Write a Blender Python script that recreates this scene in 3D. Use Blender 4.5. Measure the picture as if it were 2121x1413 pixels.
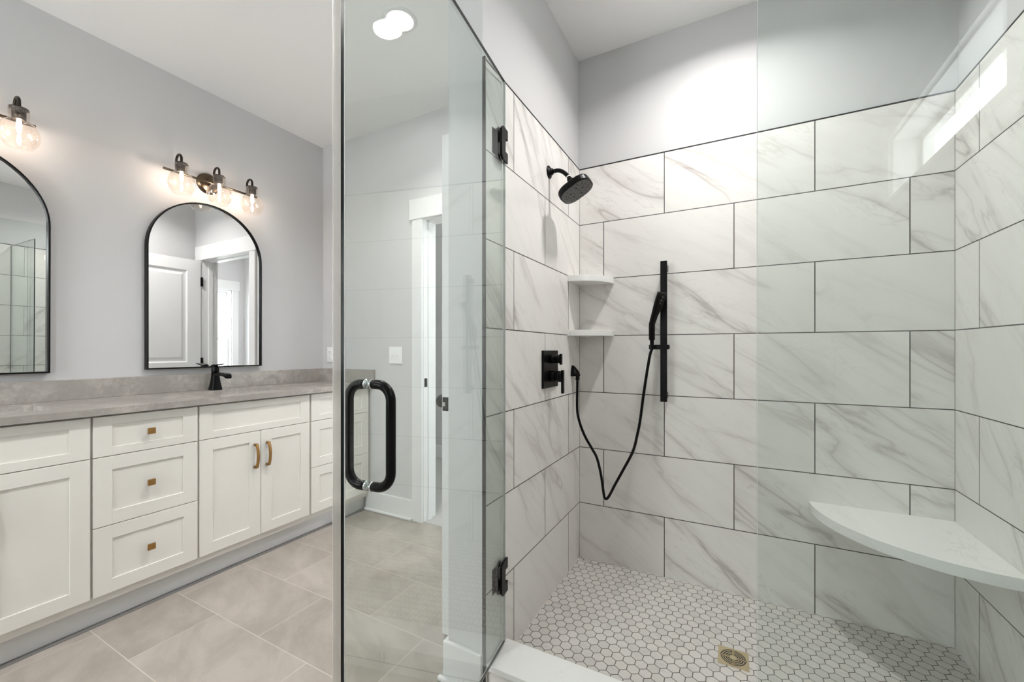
import bpy, bmesh, math, random
from mathutils import Vector, Matrix
random.seed(7)
S = bpy.context.scene
for o in list(bpy.data.objects): bpy.data.objects.remove(o, do_unlink=True)
COL = S.collection
PI = math.pi

# ------------------------------------------------------------------ camera, world, exposure
CAMZ = 1.182
cam_d = bpy.data.cameras.new('camera'); cam = bpy.data.objects.new('camera', cam_d); COL.objects.link(cam)
cam.location = (0, 0, CAMZ); cam.rotation_euler = (PI/2, 0, 0.4878)
cam_d.sensor_width = 36; cam_d.lens = 857.84/2121*36; cam_d.shift_y = 17.89/2121
cam_d.clip_start = 0.02
S.camera = cam
W = bpy.data.worlds.new('sky'); S.world = W; W.use_nodes = True
bg = W.node_tree.nodes['Background']; bg.inputs[0].default_value = (0.95, 0.98, 1.0, 1); bg.inputs[1].default_value = 9.0
S.view_settings.view_transform = 'Standard'; S.view_settings.look = 'None'
S.view_settings.gamma = 1; S.view_settings.use_curve_mapping = False
S.view_settings.exposure = 0.68
CY = S.cycles
CY.max_bounces = 14; CY.diffuse_bounces = 6; CY.glossy_bounces = 6; CY.transmission_bounces = 6
CY.transparent_max_bounces = 24; CY.sample_clamp_indirect = 6; CY.use_denoising = True
CY.caustics_reflective = False; CY.caustics_refractive = False
LAMP_W = 10.0          # watts of one recessed ceiling light
LAMP_COL = (1.0, 0.975, 0.95)

# ------------------------------------------------------------------ room numbers (metres, floor z = 0)
XL, XR, YB = -0.7454, 0.7578, 2.2025        # tiled faces of the shower
XV, YF = -2.8857, 2.2167                    # vanity wall, far wall
XRW = 0.772                                 # painted right wall
ZC = 1.6087 + CAMZ                          # ceiling
ZT = 0.9941 + CAMZ                          # top of tile
ZSF = -1.146 + CAMZ                         # shower floor
ZCURB = -1.08 + CAMZ
XP0, XP1, YP = -0.900, -0.757, 1.209        # partition
YN = -1.75                                  # near wall (behind the camera)
YG = 1.332                                  # glass plane
ROWP, TILEW = 0.3064, 0.6165

# ------------------------------------------------------------------ mesh helpers
class MB:
    def __init__(s): s.bm = bmesh.new(); s.mi = 0
    def _new(s, n0):
        s.bm.faces.ensure_lookup_table()
        for f in s.bm.faces[n0:]: f.material_index = s.mi
    def box(s, x0, x1, y0, y1, z0, z1, bev=0.0, seg=2, M=None):
        n0 = len(s.bm.faces)
        b = bmesh.new()
        vs = [b.verts.new((x, y, z)) for x in (x0, x1) for y in (y0, y1) for z in (z0, z1)]
        for q in ((0,1,3,2),(4,6,7,5),(0,4,5,1),(2,3,7,6),(0,2,6,4),(1,5,7,3)): b.faces.new([vs[i] for i in q])
        bmesh.ops.recalc_face_normals(b, faces=b.faces)
        if bev > 0: bmesh.ops.bevel(b, geom=list(b.edges), offset=bev, segments=seg, affect='EDGES', profile=0.5)
        s.absorb(b, M); s._new(n0); return s
    def absorb(s, b, M=None):
        if M is not None: b.transform(M)
        b.verts.index_update()
        mp = [s.bm.verts.new(v.co) for v in b.verts]
        for f in b.faces:
            try:
                nf = s.bm.faces.new([mp[v.index] for v in f.verts]); nf.smooth = f.smooth
            except ValueError: pass
        b.free()
    def lathe(s, prof, c=(0,0,0), axis=(0,0,1), n=32, smooth=True, M=None):
        """prof: list of (r, h) along axis from c; closed on the axis where r = 0"""
        n0 = len(s.bm.faces)
        a = Vector(axis).normalized(); u = a.orthogonal().normalized(); v = a.cross(u)
        c = Vector(c); rings = []
        for r, h in prof:
            if r < 1e-6: rings.append([s.bm.verts.new(c + a*h)])
            else: rings.append([s.bm.verts.new(c + a*h + (u*math.cos(2*PI*i/n) + v*math.sin(2*PI*i/n))*r) for i in range(n)])
        for A, B in zip(rings, rings[1:]):
            for i in range(n):
                j = (i+1) % n
                if len(A) == 1 and len(B) == 1: continue
                if len(A) == 1: f = s.bm.faces.new((A[0], B[j], B[i]))
                elif len(B) == 1: f = s.bm.faces.new((A[i], A[j], B[0]))
                else: f = s.bm.faces.new((A[i], A[j], B[j], B[i]))
                f.smooth = smooth
        s._new(n0); return s
    def cyl(s, p0, p1, r, n=24, r1=None):
        p0, p1 = Vector(p0), Vector(p1); L = (p1-p0).length; r1 = r if r1 is None else r1
        return s.lathe([(0,0),(r,0),(r,0),(r1,L),(r1,L),(0,L)], p0, p1-p0, n, smooth=False) if False else s._cyl(p0, p1, r, r1, n)
    def _cyl(s, p0, p1, r, r1, n):
        L = (p1-p0).length; k = min(0.0012, r*0.12, L*0.2)
        return s.lathe([(0,0),(r-k,0),(r,k),(r1,L-k),(r1-k,L),(0,L)], p0, p1-p0, n)
    def tube(s, pts, r, n=12, caps=True):
        n0 = len(s.bm.faces); pts = [Vector(p) for p in pts]; rings = []
        T = []
        for i in range(len(pts)):
            T.append((pts[min(i+1, len(pts)-1)] - pts[max(i-1, 0)]).normalized())
        u = T[0].orthogonal().normalized()
        for i, p in enumerate(pts):
            u = (u - T[i]*u.dot(T[i])).normalized(); v = T[i].cross(u)
            rr = r(i/(len(pts)-1)) if callable(r) else r
            rings.append([s.bm.verts.new(p + (u*math.cos(2*PI*k/n) + v*math.sin(2*PI*k/n))*rr) for k in range(n)])
        for A, B in zip(rings, rings[1:]):
            for k in range(n):
                f = s.bm.faces.new((A[k], A[(k+1)%n], B[(k+1)%n], B[k])); f.smooth = True
        if caps:
            s.bm.faces.new(rings[0][::-1]); s.bm.faces.new(rings[-1])
        s._new(n0); return s
    def loft(s, loops, close=True, smooth=False, cap=(True, True)):
        n0 = len(s.bm.faces)
        R = [[s.bm.verts.new(p) for p in L] for L in loops]; n = len(R[0])
        for A, B in zip(R, R[1:]):
            for k in range(n if close else n-1):
                f = s.bm.faces.new((A[k], A[(k+1)%n], B[(k+1)%n], B[k])); f.smooth = smooth
        if cap[0]: s.bm.faces.new(R[0][::-1])
        if cap[1]: s.bm.faces.new(R[-1])
        s._new(n0); return s
    def prism(s, poly, z0, z1, bev=0.0, M=None):
        n0 = len(s.bm.faces); b = bmesh.new()
        A = [b.verts.new((x, y, z0)) for x, y in poly]; B = [b.verts.new((x, y, z1)) for x, y in poly]
        n = len(poly); b.faces.new(A[::-1]); b.faces.new(B)
        for k in range(n): b.faces.new((A[k], A[(k+1)%n], B[(k+1)%n], B[k]))
        bmesh.ops.recalc_face_normals(b, faces=b.faces)
        if bev:
            eds = [e for e in b.edges if abs(e.verts[0].co.z-e.verts[1].co.z) < 1e-7]
            bmesh.ops.bevel(b, geom=eds, offset=bev, segments=2, affect='EDGES', profile=0.5)
        s.absorb(b, M); s._new(n0); return s
    def build(s, name, mats, parent=None, normals=True):
        if normals: bmesh.ops.recalc_face_normals(s.bm, faces=s.bm.faces)
        off = Vector((0,0,0)); p = parent
        while p is not None: off += p.location; p = p.parent
        if off.length: bmesh.ops.translate(s.bm, verts=s.bm.verts, vec=-off)
        me = bpy.data.meshes.new(name); s.bm.to_mesh(me); s.bm.free()
        for m in (mats if isinstance(mats, (list, tuple)) else [mats]): me.materials.append(m)
        o = bpy.data.objects.new(name, me); COL.objects.link(o)
        if parent is not None: o.parent = parent
        return o

def arc(c, r, a0, a1, n, f):
    """points c + r*(cos, sin) mapped by f(u, v)"""
    return [f(c[0] + r*math.cos(a0+(a1-a0)*i/n), c[1] + r*math.sin(a0+(a1-a0)*i/n)) for i in range(n+1)]
def rrect(w, d, r, n=6):
    P = []
    for cx, cy, a in ((w/2-r, d/2-r, 0), (-w/2+r, d/2-r, PI/2), (-w/2+r, -d/2+r, PI), (w/2-r, -d/2+r, 1.5*PI)):
        for i in range(n+1): P.append((cx + r*math.cos(a+PI/2*i/n), cy + r*math.sin(a+PI/2*i/n)))
    return P
def tag(o, label=None, cat=None, group=None, kind=None):
    if label: o['label'] = label
    if cat: o['category'] = cat
    if group: o['group'] = group
    if kind: o['kind'] = kind
    return o
def thing(name, label, cat, loc, group=None):
    o = bpy.data.objects.new(name, None); COL.objects.link(o); o.location = loc; o.empty_display_size = 0.05
    return tag(o, label, cat, group)
def struct(o, label=None): o['kind'] = 'structure'; return tag(o, label)
def kids(o): return [c for c in bpy.data.objects if c.parent == o]
def copy_tree(o, parent=None):
    c = o.copy(); COL.objects.link(c); c.parent = parent
    for k in kids(o): copy_tree(k, c)
    return c

# ------------------------------------------------------------------ materials
def mat(name):
    m = bpy.data.materials.new(name); m.use_nodes = True
    return m, m.node_tree, m.node_tree.nodes['Principled BSDF']
class NT:
    def __init__(s, t): s.t = t
    def n(s, typ, **kw):
        x = s.t.nodes.new(typ)
        for k, v in kw.items(): setattr(x, k, v)
        return x
    def put(s, sock, v):
        if hasattr(v, 'is_output'): s.t.links.new(v, sock)
        else: sock.default_value = v
    def m(s, op, a, b=None, c=None):
        x = s.n('ShaderNodeMath', operation=op); s.put(x.inputs[0], a)
        if b is not None: s.put(x.inputs[1], b)
        if c is not None: s.put(x.inputs[2], c)
        return x.outputs[0]
    def v(s, op, a, b=None, c=None, out=0):
        x = s.n('ShaderNodeVectorMath', operation=op); s.put(x.inputs[0], a)
        if b is not None: s.put(x.inputs[1], b)
        if c is not None: s.put(x.inputs[2], c)
        return x.outputs['Value' if out == 'V' else out]
    def xyz(s, x, y, z):
        c = s.n('ShaderNodeCombineXYZ'); s.put(c.inputs[0], x); s.put(c.inputs[1], y); s.put(c.inputs[2], z); return c.outputs[0]
    def sep(s, v):
        c = s.n('ShaderNodeSeparateXYZ'); s.put(c.inputs[0], v); return c.outputs
    def pos(s): return s.n('ShaderNodeNewGeometry').outputs['Position']
    def noise(s, vec, scale, detail=3, rough=0.5, dist=0.0):
        x = s.n('ShaderNodeTexNoise'); s.put(x.inputs['Vector'], vec); x.inputs['Scale'].default_value = scale
        x.inputs['Detail'].default_value = detail; x.inputs['Roughness'].default_value = rough; x.inputs['Distortion'].default_value = dist
        return x.outputs['Fac']
    def step(s, v, lo, hi):
        x = s.n('ShaderNodeMapRange', interpolation_type='SMOOTHSTEP'); s.put(x.inputs[0], v)
        x.inputs[1].default_value = lo; x.inputs[2].default_value = hi; return x.outputs[0]
    def mix(s, f, a, b):
        x = s.n('ShaderNodeMix', data_type='RGBA'); s.put(x.inputs[0], f); s.put(x.inputs[6], a); s.put(x.inputs[7], b); return x.outputs[2]
    def white(s, vec, out='Color'):
        x = s.n('ShaderNodeTexWhiteNoise', noise_dimensions='3D'); s.put(x.inputs['Vector'], vec); return x.outputs[out]
    def bump(s, h, strength, dist, bsdf):
        x = s.n('ShaderNodeBump'); x.inputs['Strength'].default_value = strength; x.inputs['Distance'].default_value = dist
        s.put(x.inputs['Height'], h); s.t.links.new(x.outputs[0], bsdf.inputs['Normal'])
def rgb(r, g, b): return (r, g, b, 1)
def srgb(r, g, b):
    f = lambda c: (c/255/12.92) if c/255 <= 0.04045 else ((c/255+0.055)/1.055)**2.4
    return (f(r), f(g), f(b), 1)

def plain(name, col, rough=0.5, metal=0.0, spec=0.5, var=0.03, scale=40, bump=0.0, coat=0.0):
    m, t, b = mat(name); N = NT(t)
    f = N.noise(N.pos(), scale, 3, 0.6)
    d = tuple(c*(1-var) for c in col[:3]) + (1,); l = tuple(min(1, c*(1+var)) for c in col[:3]) + (1,)
    N.put(b.inputs['Base Color'], N.mix(f, d, l))
    b.inputs['Roughness'].default_value = rough; b.inputs['Metallic'].default_value = metal
    b.inputs['Specular IOR Level'].default_value = spec; b.inputs['Coat Weight'].default_value = coat
    if bump: N.bump(f, bump, 0.001, b)
    return m

def tile_mat(name, ax, u0, flip, up, pu, pv, v0, grout_w, base, vein, grout, theta, rough, streak=1.0, floor=False):
    """running-bond rectangular tiles; ax = index of the horizontal axis, up = index of the row axis"""
    m, t, b = mat(name); N = NT(t); P = N.sep(N.pos())
    um = N.m('SUBTRACT', P[ax], u0); vm = N.m('SUBTRACT', v0, P[up])
    row = N.m('FLOOR', N.m('DIVIDE', vm, pv))
    odd = N.m('FLOORED_MODULO', row, 2.0)
    uu = N.m('ADD', N.m('DIVIDE', um, pu), N.m('MULTIPLY', odd, 0.5))
    col = N.m('FLOOR', uu)
    fu = N.m('SUBTRACT', uu, col); fv = N.m('SUBTRACT', N.m('DIVIDE', vm, pv), row)
    eu = N.m('MULTIPLY', N.m('MINIMUM', fu, N.m('SUBTRACT', 1.0, fu)), pu)
    ev = N.m('MULTIPLY', N.m('MINIMUM', fv, N.m('SUBTRACT', 1.0, fv)), pv)
    ed = N.m('MINIMUM', eu, ev)
    g = N.m('SUBTRACT', 1.0, N.step(ed, grout_w/2-0.0003, grout_w/2+0.0003))
    rnd = N.white(N.xyz(row, col, 3.7))
    r3 = N.sep(rnd)
    # streak coordinates: a runs along the streak (down to the viewer's right), c across
    su = N.m('MULTIPLY', um, -1.0 if flip else 1.0)
    ct, st = math.cos(theta), math.sin(theta)
    z = N.m('MULTIPLY', vm, -1.0)
    a = N.m('SUBTRACT', N.m('MULTIPLY', su, ct), N.m('MULTIPLY', z, st))
    c = N.m('ADD', N.m('MULTIPLY', su, st), N.m('MULTIPLY', z, ct))
    off = N.v('SCALE', rnd); off.node.inputs['Scale'].default_value = 40.0
    if floor:
        vec = N.v('ADD', N.xyz(N.m('MULTIPLY', a, 1.3), N.m('MULTIPLY', c, 2.6), 0.0), off)
        n1 = N.noise(vec, 2.2, 6, 0.62, 0.5); n2 = N.noise(vec, 9.0, 5, 0.65, 0.3)
        f = N.m('ADD', N.m('MULTIPLY', N.step(n1, 0.3, 0.72), 0.75), N.m('MULTIPLY', n2, 0.5))
        f = N.m('ADD', f, N.m('MULTIPLY', N.m('SUBTRACT', r3[1], 0.5), 0.25))
        colr = N.mix(f, vein, base)
    else:
        vec = N.v('ADD', N.xyz(N.m('MULTIPLY', a, 1.0), N.m('MULTIPLY', c, 4.6), 0.0), off)
        n1 = N.noise(vec, 1.25, 3.5, 0.52, 0.45); n2 = N.noise(vec, 3.4, 3.5, 0.56, 0.5); mk = N.noise(vec, 0.85, 2, 0.5, 0.2)
        r1 = N.m('SUBTRACT', 1.0, N.m('ABSOLUTE', N.m('MULTIPLY', N.m('SUBTRACT', n1, 0.5), 2.0)))
        r2 = N.m('SUBTRACT', 1.0, N.m('ABSOLUTE', N.m('MULTIPLY', N.m('SUBTRACT', n2, 0.5), 2.0)))
        thin = N.step(r1, 0.955, 1.0); soft = N.step(r1, 0.80, 1.0); fine = N.step(r2, 0.955, 1.0)
        msk = N.step(mk, 0.38, 0.70)
        f = N.m('ADD', N.m('MULTIPLY', thin, 0.48), N.m('ADD', N.m('MULTIPLY', soft, 0.36), N.m('MULTIPLY', fine, 0.26)))
        f = N.m('MULTIPLY', N.m('MULTIPLY', f, N.m('ADD', 0.12, msk)), streak)
        f = N.m('MINIMUM', f, 1.0)
        cl = N.noise(vec, 2.0, 3, 0.5)
        bs = N.mix(cl, tuple(x*0.965 for x in base[:3]) + (1,), base)
        colr = N.mix(f, bs, vein)
    N.put(b.inputs['Base Color'], N.mix(g, colr, grout))
    N.put(b.inputs['Roughness'], N.m('ADD', rough, N.m('MULTIPLY', g, 0.5)))
    b.inputs['Specular IOR Level'].default_value = 0.4
    N.bump(N.m('SUBTRACT', 1.0, g), 0.35, 0.0012, b)
    return m

def hex_mat(name, c0, p, base, dark, grout):
    m, t, b = mat(name); N = NT(t)
    r = (p, p*math.sqrt(3), 1.0); h = (p/2, p*math.sqrt(3)/2, 0.5)
    P = N.sep(N.pos())
    Q = N.xyz(N.m('ADD', N.m('SUBTRACT', P[0], c0[0]), 100*p), N.m('ADD', N.m('SUBTRACT', P[1], c0[1]), 100*p*math.sqrt(3)), 0.5)
    A = N.v('SUBTRACT', N.v('MODULO', N.v('ADD', Q, (h[0], h[1], 0)), r), (h[0], h[1], 0.5))
    B = N.v('SUBTRACT', N.v('MODULO', Q, r), (h[0], h[1], 0.5))
    la = N.v('LENGTH', A, out='V'); lb = N.v('LENGTH', B, out='V')
    pick = N.m('LESS_THAN', la, lb)
    x = N.n('ShaderNodeMix', data_type='VECTOR'); N.put(x.inputs[0], pick); N.put(x.inputs[4], B); N.put(x.inputs[5], A); G = x.outputs[1]
    ab = N.sep(N.v('ABSOLUTE', G))
    d = N.m('MAXIMUM', ab[0], N.m('ADD', N.m('MULTIPLY', ab[0], 0.5), N.m('MULTIPLY', ab[1], math.sqrt(3)/2)))
    ed = N.m('SUBTRACT', p/2, d)
    g = N.m('SUBTRACT', 1.0, N.step(ed, 0.0011, 0.0017))
    cid = N.v('SUBTRACT', Q, G)
    cid = N.v('FLOOR', N.v('ADD', N.v('SCALE', cid), (0.5, 0.5, 0)))
    cid.node.inputs[0].links[0].from_node.inputs[0].links[0].from_node.inputs['Scale'].default_value = 1000.0
    rnd = N.white(cid); r3 = N.sep(rnd)
    off = N.v('SCALE', rnd); off.node.inputs['Scale'].default_value = 30.0
    vec = N.v('ADD', N.v('MULTIPLY', G, (18.0, 60.0, 1.0)), off)
    n1 = N.noise(vec, 1.0, 4, 0.55, 0.6)
    f = N.m('ADD', N.m('MULTIPLY', N.m('POWER', r3[0], 2.2), 0.35), N.m('MULTIPLY', N.step(n1, 0.5, 0.75), 0.35))
    warm = N.mix(r3[1], base, (base[0]*1.0, base[1]*0.985, base[2]*0.955, 1))
    N.put(b.inputs['Base Color'], N.mix(g, N.mix(f, warm, dark), grout))
    N.put(b.inputs['Roughness'], N.m('ADD', 0.32, N.m('MULTIPLY', g, 0.5)))
    b.inputs['Specular IOR Level'].default_value = 0.4
    N.bump(N.m('SUBTRACT', 1.0, g), 0.3, 0.001, b)
    return m

def glass_mat(name, tint, f0=0.045, body=0.0):
    """clear sheet glass without refraction: tinted transparency plus Fresnel mirror reflection"""
    m, t, b = mat(name); N = NT(t); t.nodes.remove(b)
    lw = N.n('ShaderNodeLayerWeight'); lw.inputs['Blend'].default_value = 0.5
    fz = N.m('POWER', lw.outputs['Facing'], 5.0)
    fr = N.m('ADD', f0, N.m('MULTIPLY', fz, 0.9))
    tr = N.n('ShaderNodeBsdfTransparent'); tr.inputs[0].default_value = tint
    gl = N.n('ShaderNodeBsdfGlossy'); gl.inputs['Roughness'].default_value = 0.0; gl.inputs[0].default_value = (1,1,1,1)
    mx = N.n('ShaderNodeMixShader'); N.put(mx.inputs[0], fr)
    t.links.new(tr.outputs[0], mx.inputs[1]); t.links.new(gl.outputs[0], mx.inputs[2])
    t.links.new(mx.outputs[0], t.nodes['Material Output'].inputs[0])
    return m
def emit(name, col, strength):
    m, t, b = mat(name)
    b.inputs['Base Color'].default_value = (0.8,0.8,0.8,1)
    b.inputs['Emission Color'].default_value = col; b.inputs['Emission Strength'].default_value = strength
    return m

def quartz_counter():
    m, t, b = mat('counter_quartz'); N = NT(t); p = N.pos()
    n1 = N.noise(p, 9, 6, 0.62, 0.8); n2 = N.noise(p, 42, 5, 0.7, 0.5); n3 = N.noise(p, 3.0, 3, 0.5, 0.3)
    f = N.m('ADD', N.m('MULTIPLY', N.step(n1, 0.42, 0.62), 0.6), N.m('MULTIPLY', N.step(n2, 0.4, 0.66), 0.45))
    f = N.m('MULTIPLY', f, N.step(n3, 0.30, 0.62))
    N.put(b.inputs['Base Color'], N.mix(f, srgb(153,148,143), srgb(184,178,172)))
    b.inputs['Roughness'].default_value = 0.22; b.inputs['Specular IOR Level'].default_value = 0.5
    return m
def quartz_white():
    m, t, b = mat('white_quartz'); N = NT(t); p = N.pos()
    n1 = N.noise(p, 5, 5, 0.6, 1.2); mk = N.noise(p, 3.1, 2, 0.5)
    r1 = N.m('SUBTRACT', 1.0, N.m('ABSOLUTE', N.m('MULTIPLY', N.m('SUBTRACT', n1, 0.5), 2.0)))
    f = N.m('MULTIPLY', N.step(r1, 0.965, 1.0), N.step(mk, 0.5, 0.62))
    N.put(b.inputs['Base Color'], N.mix(N.m('MULTIPLY', f, 0.22), rgb(0.80,0.80,0.785), rgb(0.42,0.41,0.40)))
    b.inputs['Roughness'].default_value = 0.2; b.inputs['Specular IOR Level'].default_value = 0.5
    return m

M = {}
M['paint'] = plain('wall_paint', rgb(0.575,0.572,0.574), 0.65, spec=0.25, var=0.008, scale=260, bump=0.05)
M['ceil'] = plain('ceiling_paint', rgb(0.86,0.857,0.85), 0.8, spec=0.2, var=0.008, scale=260, bump=0.05)
M['trim'] = plain('white_trim_paint', rgb(0.72,0.72,0.72), 0.4, var=0.006, scale=20)
M['cab'] = plain('cream_cabinet_paint', rgb(0.76,0.742,0.695), 0.42, spec=0.4, var=0.006, scale=15)
M['cabdark'] = plain('cabinet_frame_paint', rgb(0.62,0.58,0.50), 0.5, var=0.01, scale=15)
TB, TVn, TG = rgb(0.775,0.755,0.73), rgb(0.42,0.385,0.365), rgb(0.06,0.056,0.052)
th = math.radians(33)
M['tile_back'] = tile_mat('tile_back', 0, -0.300, False, 2, 0.6185, ROWP, ZT, 0.0040, TB, TVn, TG, th, 0.22, 0.85)
M['tile_left'] = tile_mat('tile_left', 1, 1.42, False, 2, 0.607, ROWP, ZT, 0.0040, TB, TVn, TG, math.radians(48), 0.22, 0.8)
M['tile_right'] = tile_mat('tile_right', 1, 1.42, True, 2, 0.607, ROWP, ZT, 0.0040, TB, TVn, TG, math.radians(48), 0.22, 0.9)
M['hex'] = hex_mat('hex_marble', (-0.2065, 1.6247), 0.0424, rgb(0.64,0.62,0.595), rgb(0.42,0.415,0.40), rgb(0.12,0.108,0.095))
M['floor'] = tile_mat('floor_tile', 0, -2.03, False, 1, 0.613, 0.3095, 2.2545, 0.003, srgb(170,162,154), srgb(142,134,126), srgb(192,184,174), 0.5, 0.38, floor=True)
M['carpet'] = plain('carpet', rgb(0.42,0.41,0.40), 0.95, spec=0.05, var=0.25, scale=500, bump=0.6)
M['counter'] = quartz_counter(); M['quartz'] = quartz_white()
M['black'] = plain('matte_black_metal', rgb(0.003,0.003,0.0034), 0.34, metal=0.0, spec=0.17, var=0.05)
M['blacktrim'] = plain('black_edge_trim', rgb(0.012,0.012,0.013), 0.4, metal=0.0, spec=0.4, var=0.05)
M['bronze'] = plain('dark_bronze', rgb(0.035,0.028,0.022), 0.3, metal=0.75, var=0.05)
M['bronze_light'] = plain('satin_bronze', rgb(0.135,0.10,0.068), 0.28, metal=1.0, var=0.05)
M['brass'] = plain('brushed_brass', rgb(0.42,0.245,0.09), 0.36, metal=1.0, var=0.08, scale=300)
M['gold'] = plain('polished_gold', rgb(0.82,0.70,0.47), 0.22, metal=1.0, var=0.05, scale=200)
M['chrome'] = plain('chrome', rgb(0.75,0.77,0.78), 0.12, metal=1.0, var=0.02)
M['mirror'] = plain('mirror_silver', rgb(0.90,0.91,0.905), 0.0, metal=1.0, var=0.0)
M['glass'] = glass_mat('shower_glass', (0.932,0.960,0.948,1))
M['edge'] = plain('glass_edge', rgb(0.006,0.010,0.010), 0.22, spec=0.25, var=0.05)
M['wglass'] = glass_mat('window_glass', (0.97,0.985,0.98,1))
M['globe'] = glass_mat('globe_glass', (0.975,0.955,0.935,1), 0.055)
M['vinyl'] = None
M['bulb'] = emit('bulb_glow', (1.0,0.84,0.71,1), 82.0)
M['lens'] = emit('lamp_lens', (1.0,0.96,0.91,1), 9.0)
M['porcelain'] = plain('porcelain', rgb(0.80,0.80,0.79), 0.12, var=0.005)
M['plastic'] = plain('white_plastic', rgb(0.83,0.83,0.83), 0.3, var=0.005)
M['slot'] = plain('dark_slot', rgb(0.06,0.06,0.06), 0.6)
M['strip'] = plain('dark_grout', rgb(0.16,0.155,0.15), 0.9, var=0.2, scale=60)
M['cgrout'] = plain('corner_grout', rgb(0.22,0.21,0.20), 0.8)
def vinyl():
    m, t, b = mat('clear_vinyl'); N = NT(t)
    tr = N.n('ShaderNodeBsdfTransparent'); tr.inputs[0].default_value = (0.98,0.97,0.96,1)
    b.inputs['Base Color'].default_value = (0.80,0.78,0.75,1); b.inputs['Roughness'].default_value = 0.2
    mx = N.n('ShaderNodeMixShader'); mx.inputs[0].default_value = 0.42
    t.links.new(tr.outputs[0], mx.inputs[1]); t.links.new(b.outputs[0], mx.inputs[2])
    t.links.new(mx.outputs[0], t.nodes['Material Output'].inputs[0]); return m
M['vinyl'] = vinyl()

# ------------------------------------------------------------------ lamps
def recessed(name, label, x, y, watts=LAMP_W, spread=130):
    t = thing(name, label, 'ceiling light', (x, y, ZC), 'recessed ceiling lights')
    b = MB(); b.lathe([(0.062,-0.001),(0.064,-0.008),(0.078,-0.005),(0.083,-0.0005),(0.083,0.004),(0.062,0.004),(0.062,-0.001)], (x,y,ZC), n=48); b.build('trim_ring', M['trim'], t)
    b = MB(); b.lathe([(0,-0.0025),(0.062,-0.0025),(0.062,0.0),(0,0.0)], (x,y,ZC), n=48); b.build('lens', M['lens'], t)
    L = bpy.data.lights.new(name+'_light', 'AREA'); L.shape = 'DISK'; L.size = 0.12; L.energy = watts; L.color = LAMP_COL; L.spread = math.radians(spread)
    o = bpy.data.objects.new('lamp_beam', L); COL.objects.link(o); o.parent = t; o.location = (0,0,-0.0105)
    return t
recessed('recessed_light', 'round white recessed ceiling light above the bathroom floor, seen through the glass door', -1.428, 1.527)
recessed('recessed_light', 'round white recessed ceiling light over the shower, its reflection overlapping in the glass door', -0.03, 1.72, 8.2, 146)
recessed('recessed_light', 'round recessed ceiling light added unseen behind the viewer to brighten the near part of the bathroom', -1.428, -0.35)  # unseen lamp, added to brighten the near part of the room
recessed('recessed_light', 'round recessed ceiling light added out of view to brighten the room beyond the white doorway', -0.55, 2.98, 14, 175)  # added out of view to light up the room beyond

# ------------------------------------------------------------------ room shell
def sbox(name, m, *a, label=None, bev=0): 
    b = MB(); b.box(*a, bev=bev); return struct(b.build(name, m), label)
XHL, YHB = -3.6, 3.62        # hall beyond the door: left and back limits
sbox('floor', M['floor'], XV-0.12, XRW+0.2, YN-0.12, YF, -0.10, 0.0)
sbox('floor_hall', M['carpet'], XHL-0.1, XRW+0.2, YF, YHB+0.1, -0.10, 0.004)
sbox('ceiling', M['ceil'], XHL-0.12, XRW+0.2, YN-0.12, YHB+0.1, ZC, ZC+0.1)
sbox('wall_left', M['paint'], XV-0.12, XV, YN-0.12, YF, 0, ZC)
W3 = (-2.60, -1.40, 1.00, 2.20)      # opening of the fill window added behind the viewer (x0 x1 z0 z1)
b = MB(); b.box(XV, W3[0], YN-0.12, YN, 0, ZC); b.box(W3[1], XRW, YN-0.12, YN, 0, ZC); b.box(W3[0], W3[1], YN-0.12, YN, 0, W3[2]); b.box(W3[0], W3[1], YN-0.12, YN, W3[3], ZC)
struct(b.build('wall_near', M['paint']))
# far wall with the doorway
DX0, DX1, DZ = -1.862, -1.047, 2.075
b = MB()
b.box(XHL, DX0-0.02, YF, YF+0.115, 0, ZC); b.box(DX1+0.02, XRW, YF, YF+0.115, 0, ZC); b.box(DX0-0.02, DX1+0.02, YF, YF+0.115, DZ+0.02, ZC)
struct(b.build('wall_far', M['paint']))
sbox('wall_partition', M['paint'], XP0, XP1, YP, YF, 0, ZC)
# right wall with two window openings
W1 = (-0.30, 0.80, 1.985, 2.325)     # transom y0 y1 z0 z1
W2 = (2.50, 3.45, 0.62, 2.05)        # hall window
b = MB(); x0, x1 = XRW, XRW+0.17
ys = [YN-0.12, W1[0], W1[1], W2[0], W2[1], YHB+0.1]
b.box(x0,x1, ys[0],ys[1],0,ZC); b.box(x0,x1,ys[2],ys[3],0,ZC); b.box(x0,x1,ys[4],ys[5],0,ZC)
for w in (W1, W2): b.box(x0,x1,w[0],w[1],0,w[2]); b.box(x0,x1,w[0],w[1],w[3],ZC)
struct(b.build('wall_right', M['paint']))
sbox('wall_hall_back', M['paint'], XHL, XRW, YHB, YHB+0.1, 0, ZC)
sbox('wall_hall_left', M['paint'], XHL-0.1, XHL, YF, YHB, 0, ZC)
# tile cladding of the shower
sbox('wall_shower_left', M['tile_left'], XP1, XL, YP+0.004, YB, 0.0, ZT)
sbox('wall_shower_back', M['tile_back'], XP1, XRW, YB, YF, 0.0, ZT)
sbox('wall_shower_right', M['tile_right'], XR, XRW, YP+0.004, YB, 0.0, ZT)
sbox('floor_shower', M['hex'], XL, XR, 1.30, YB, 0.0, ZSF)
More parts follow.
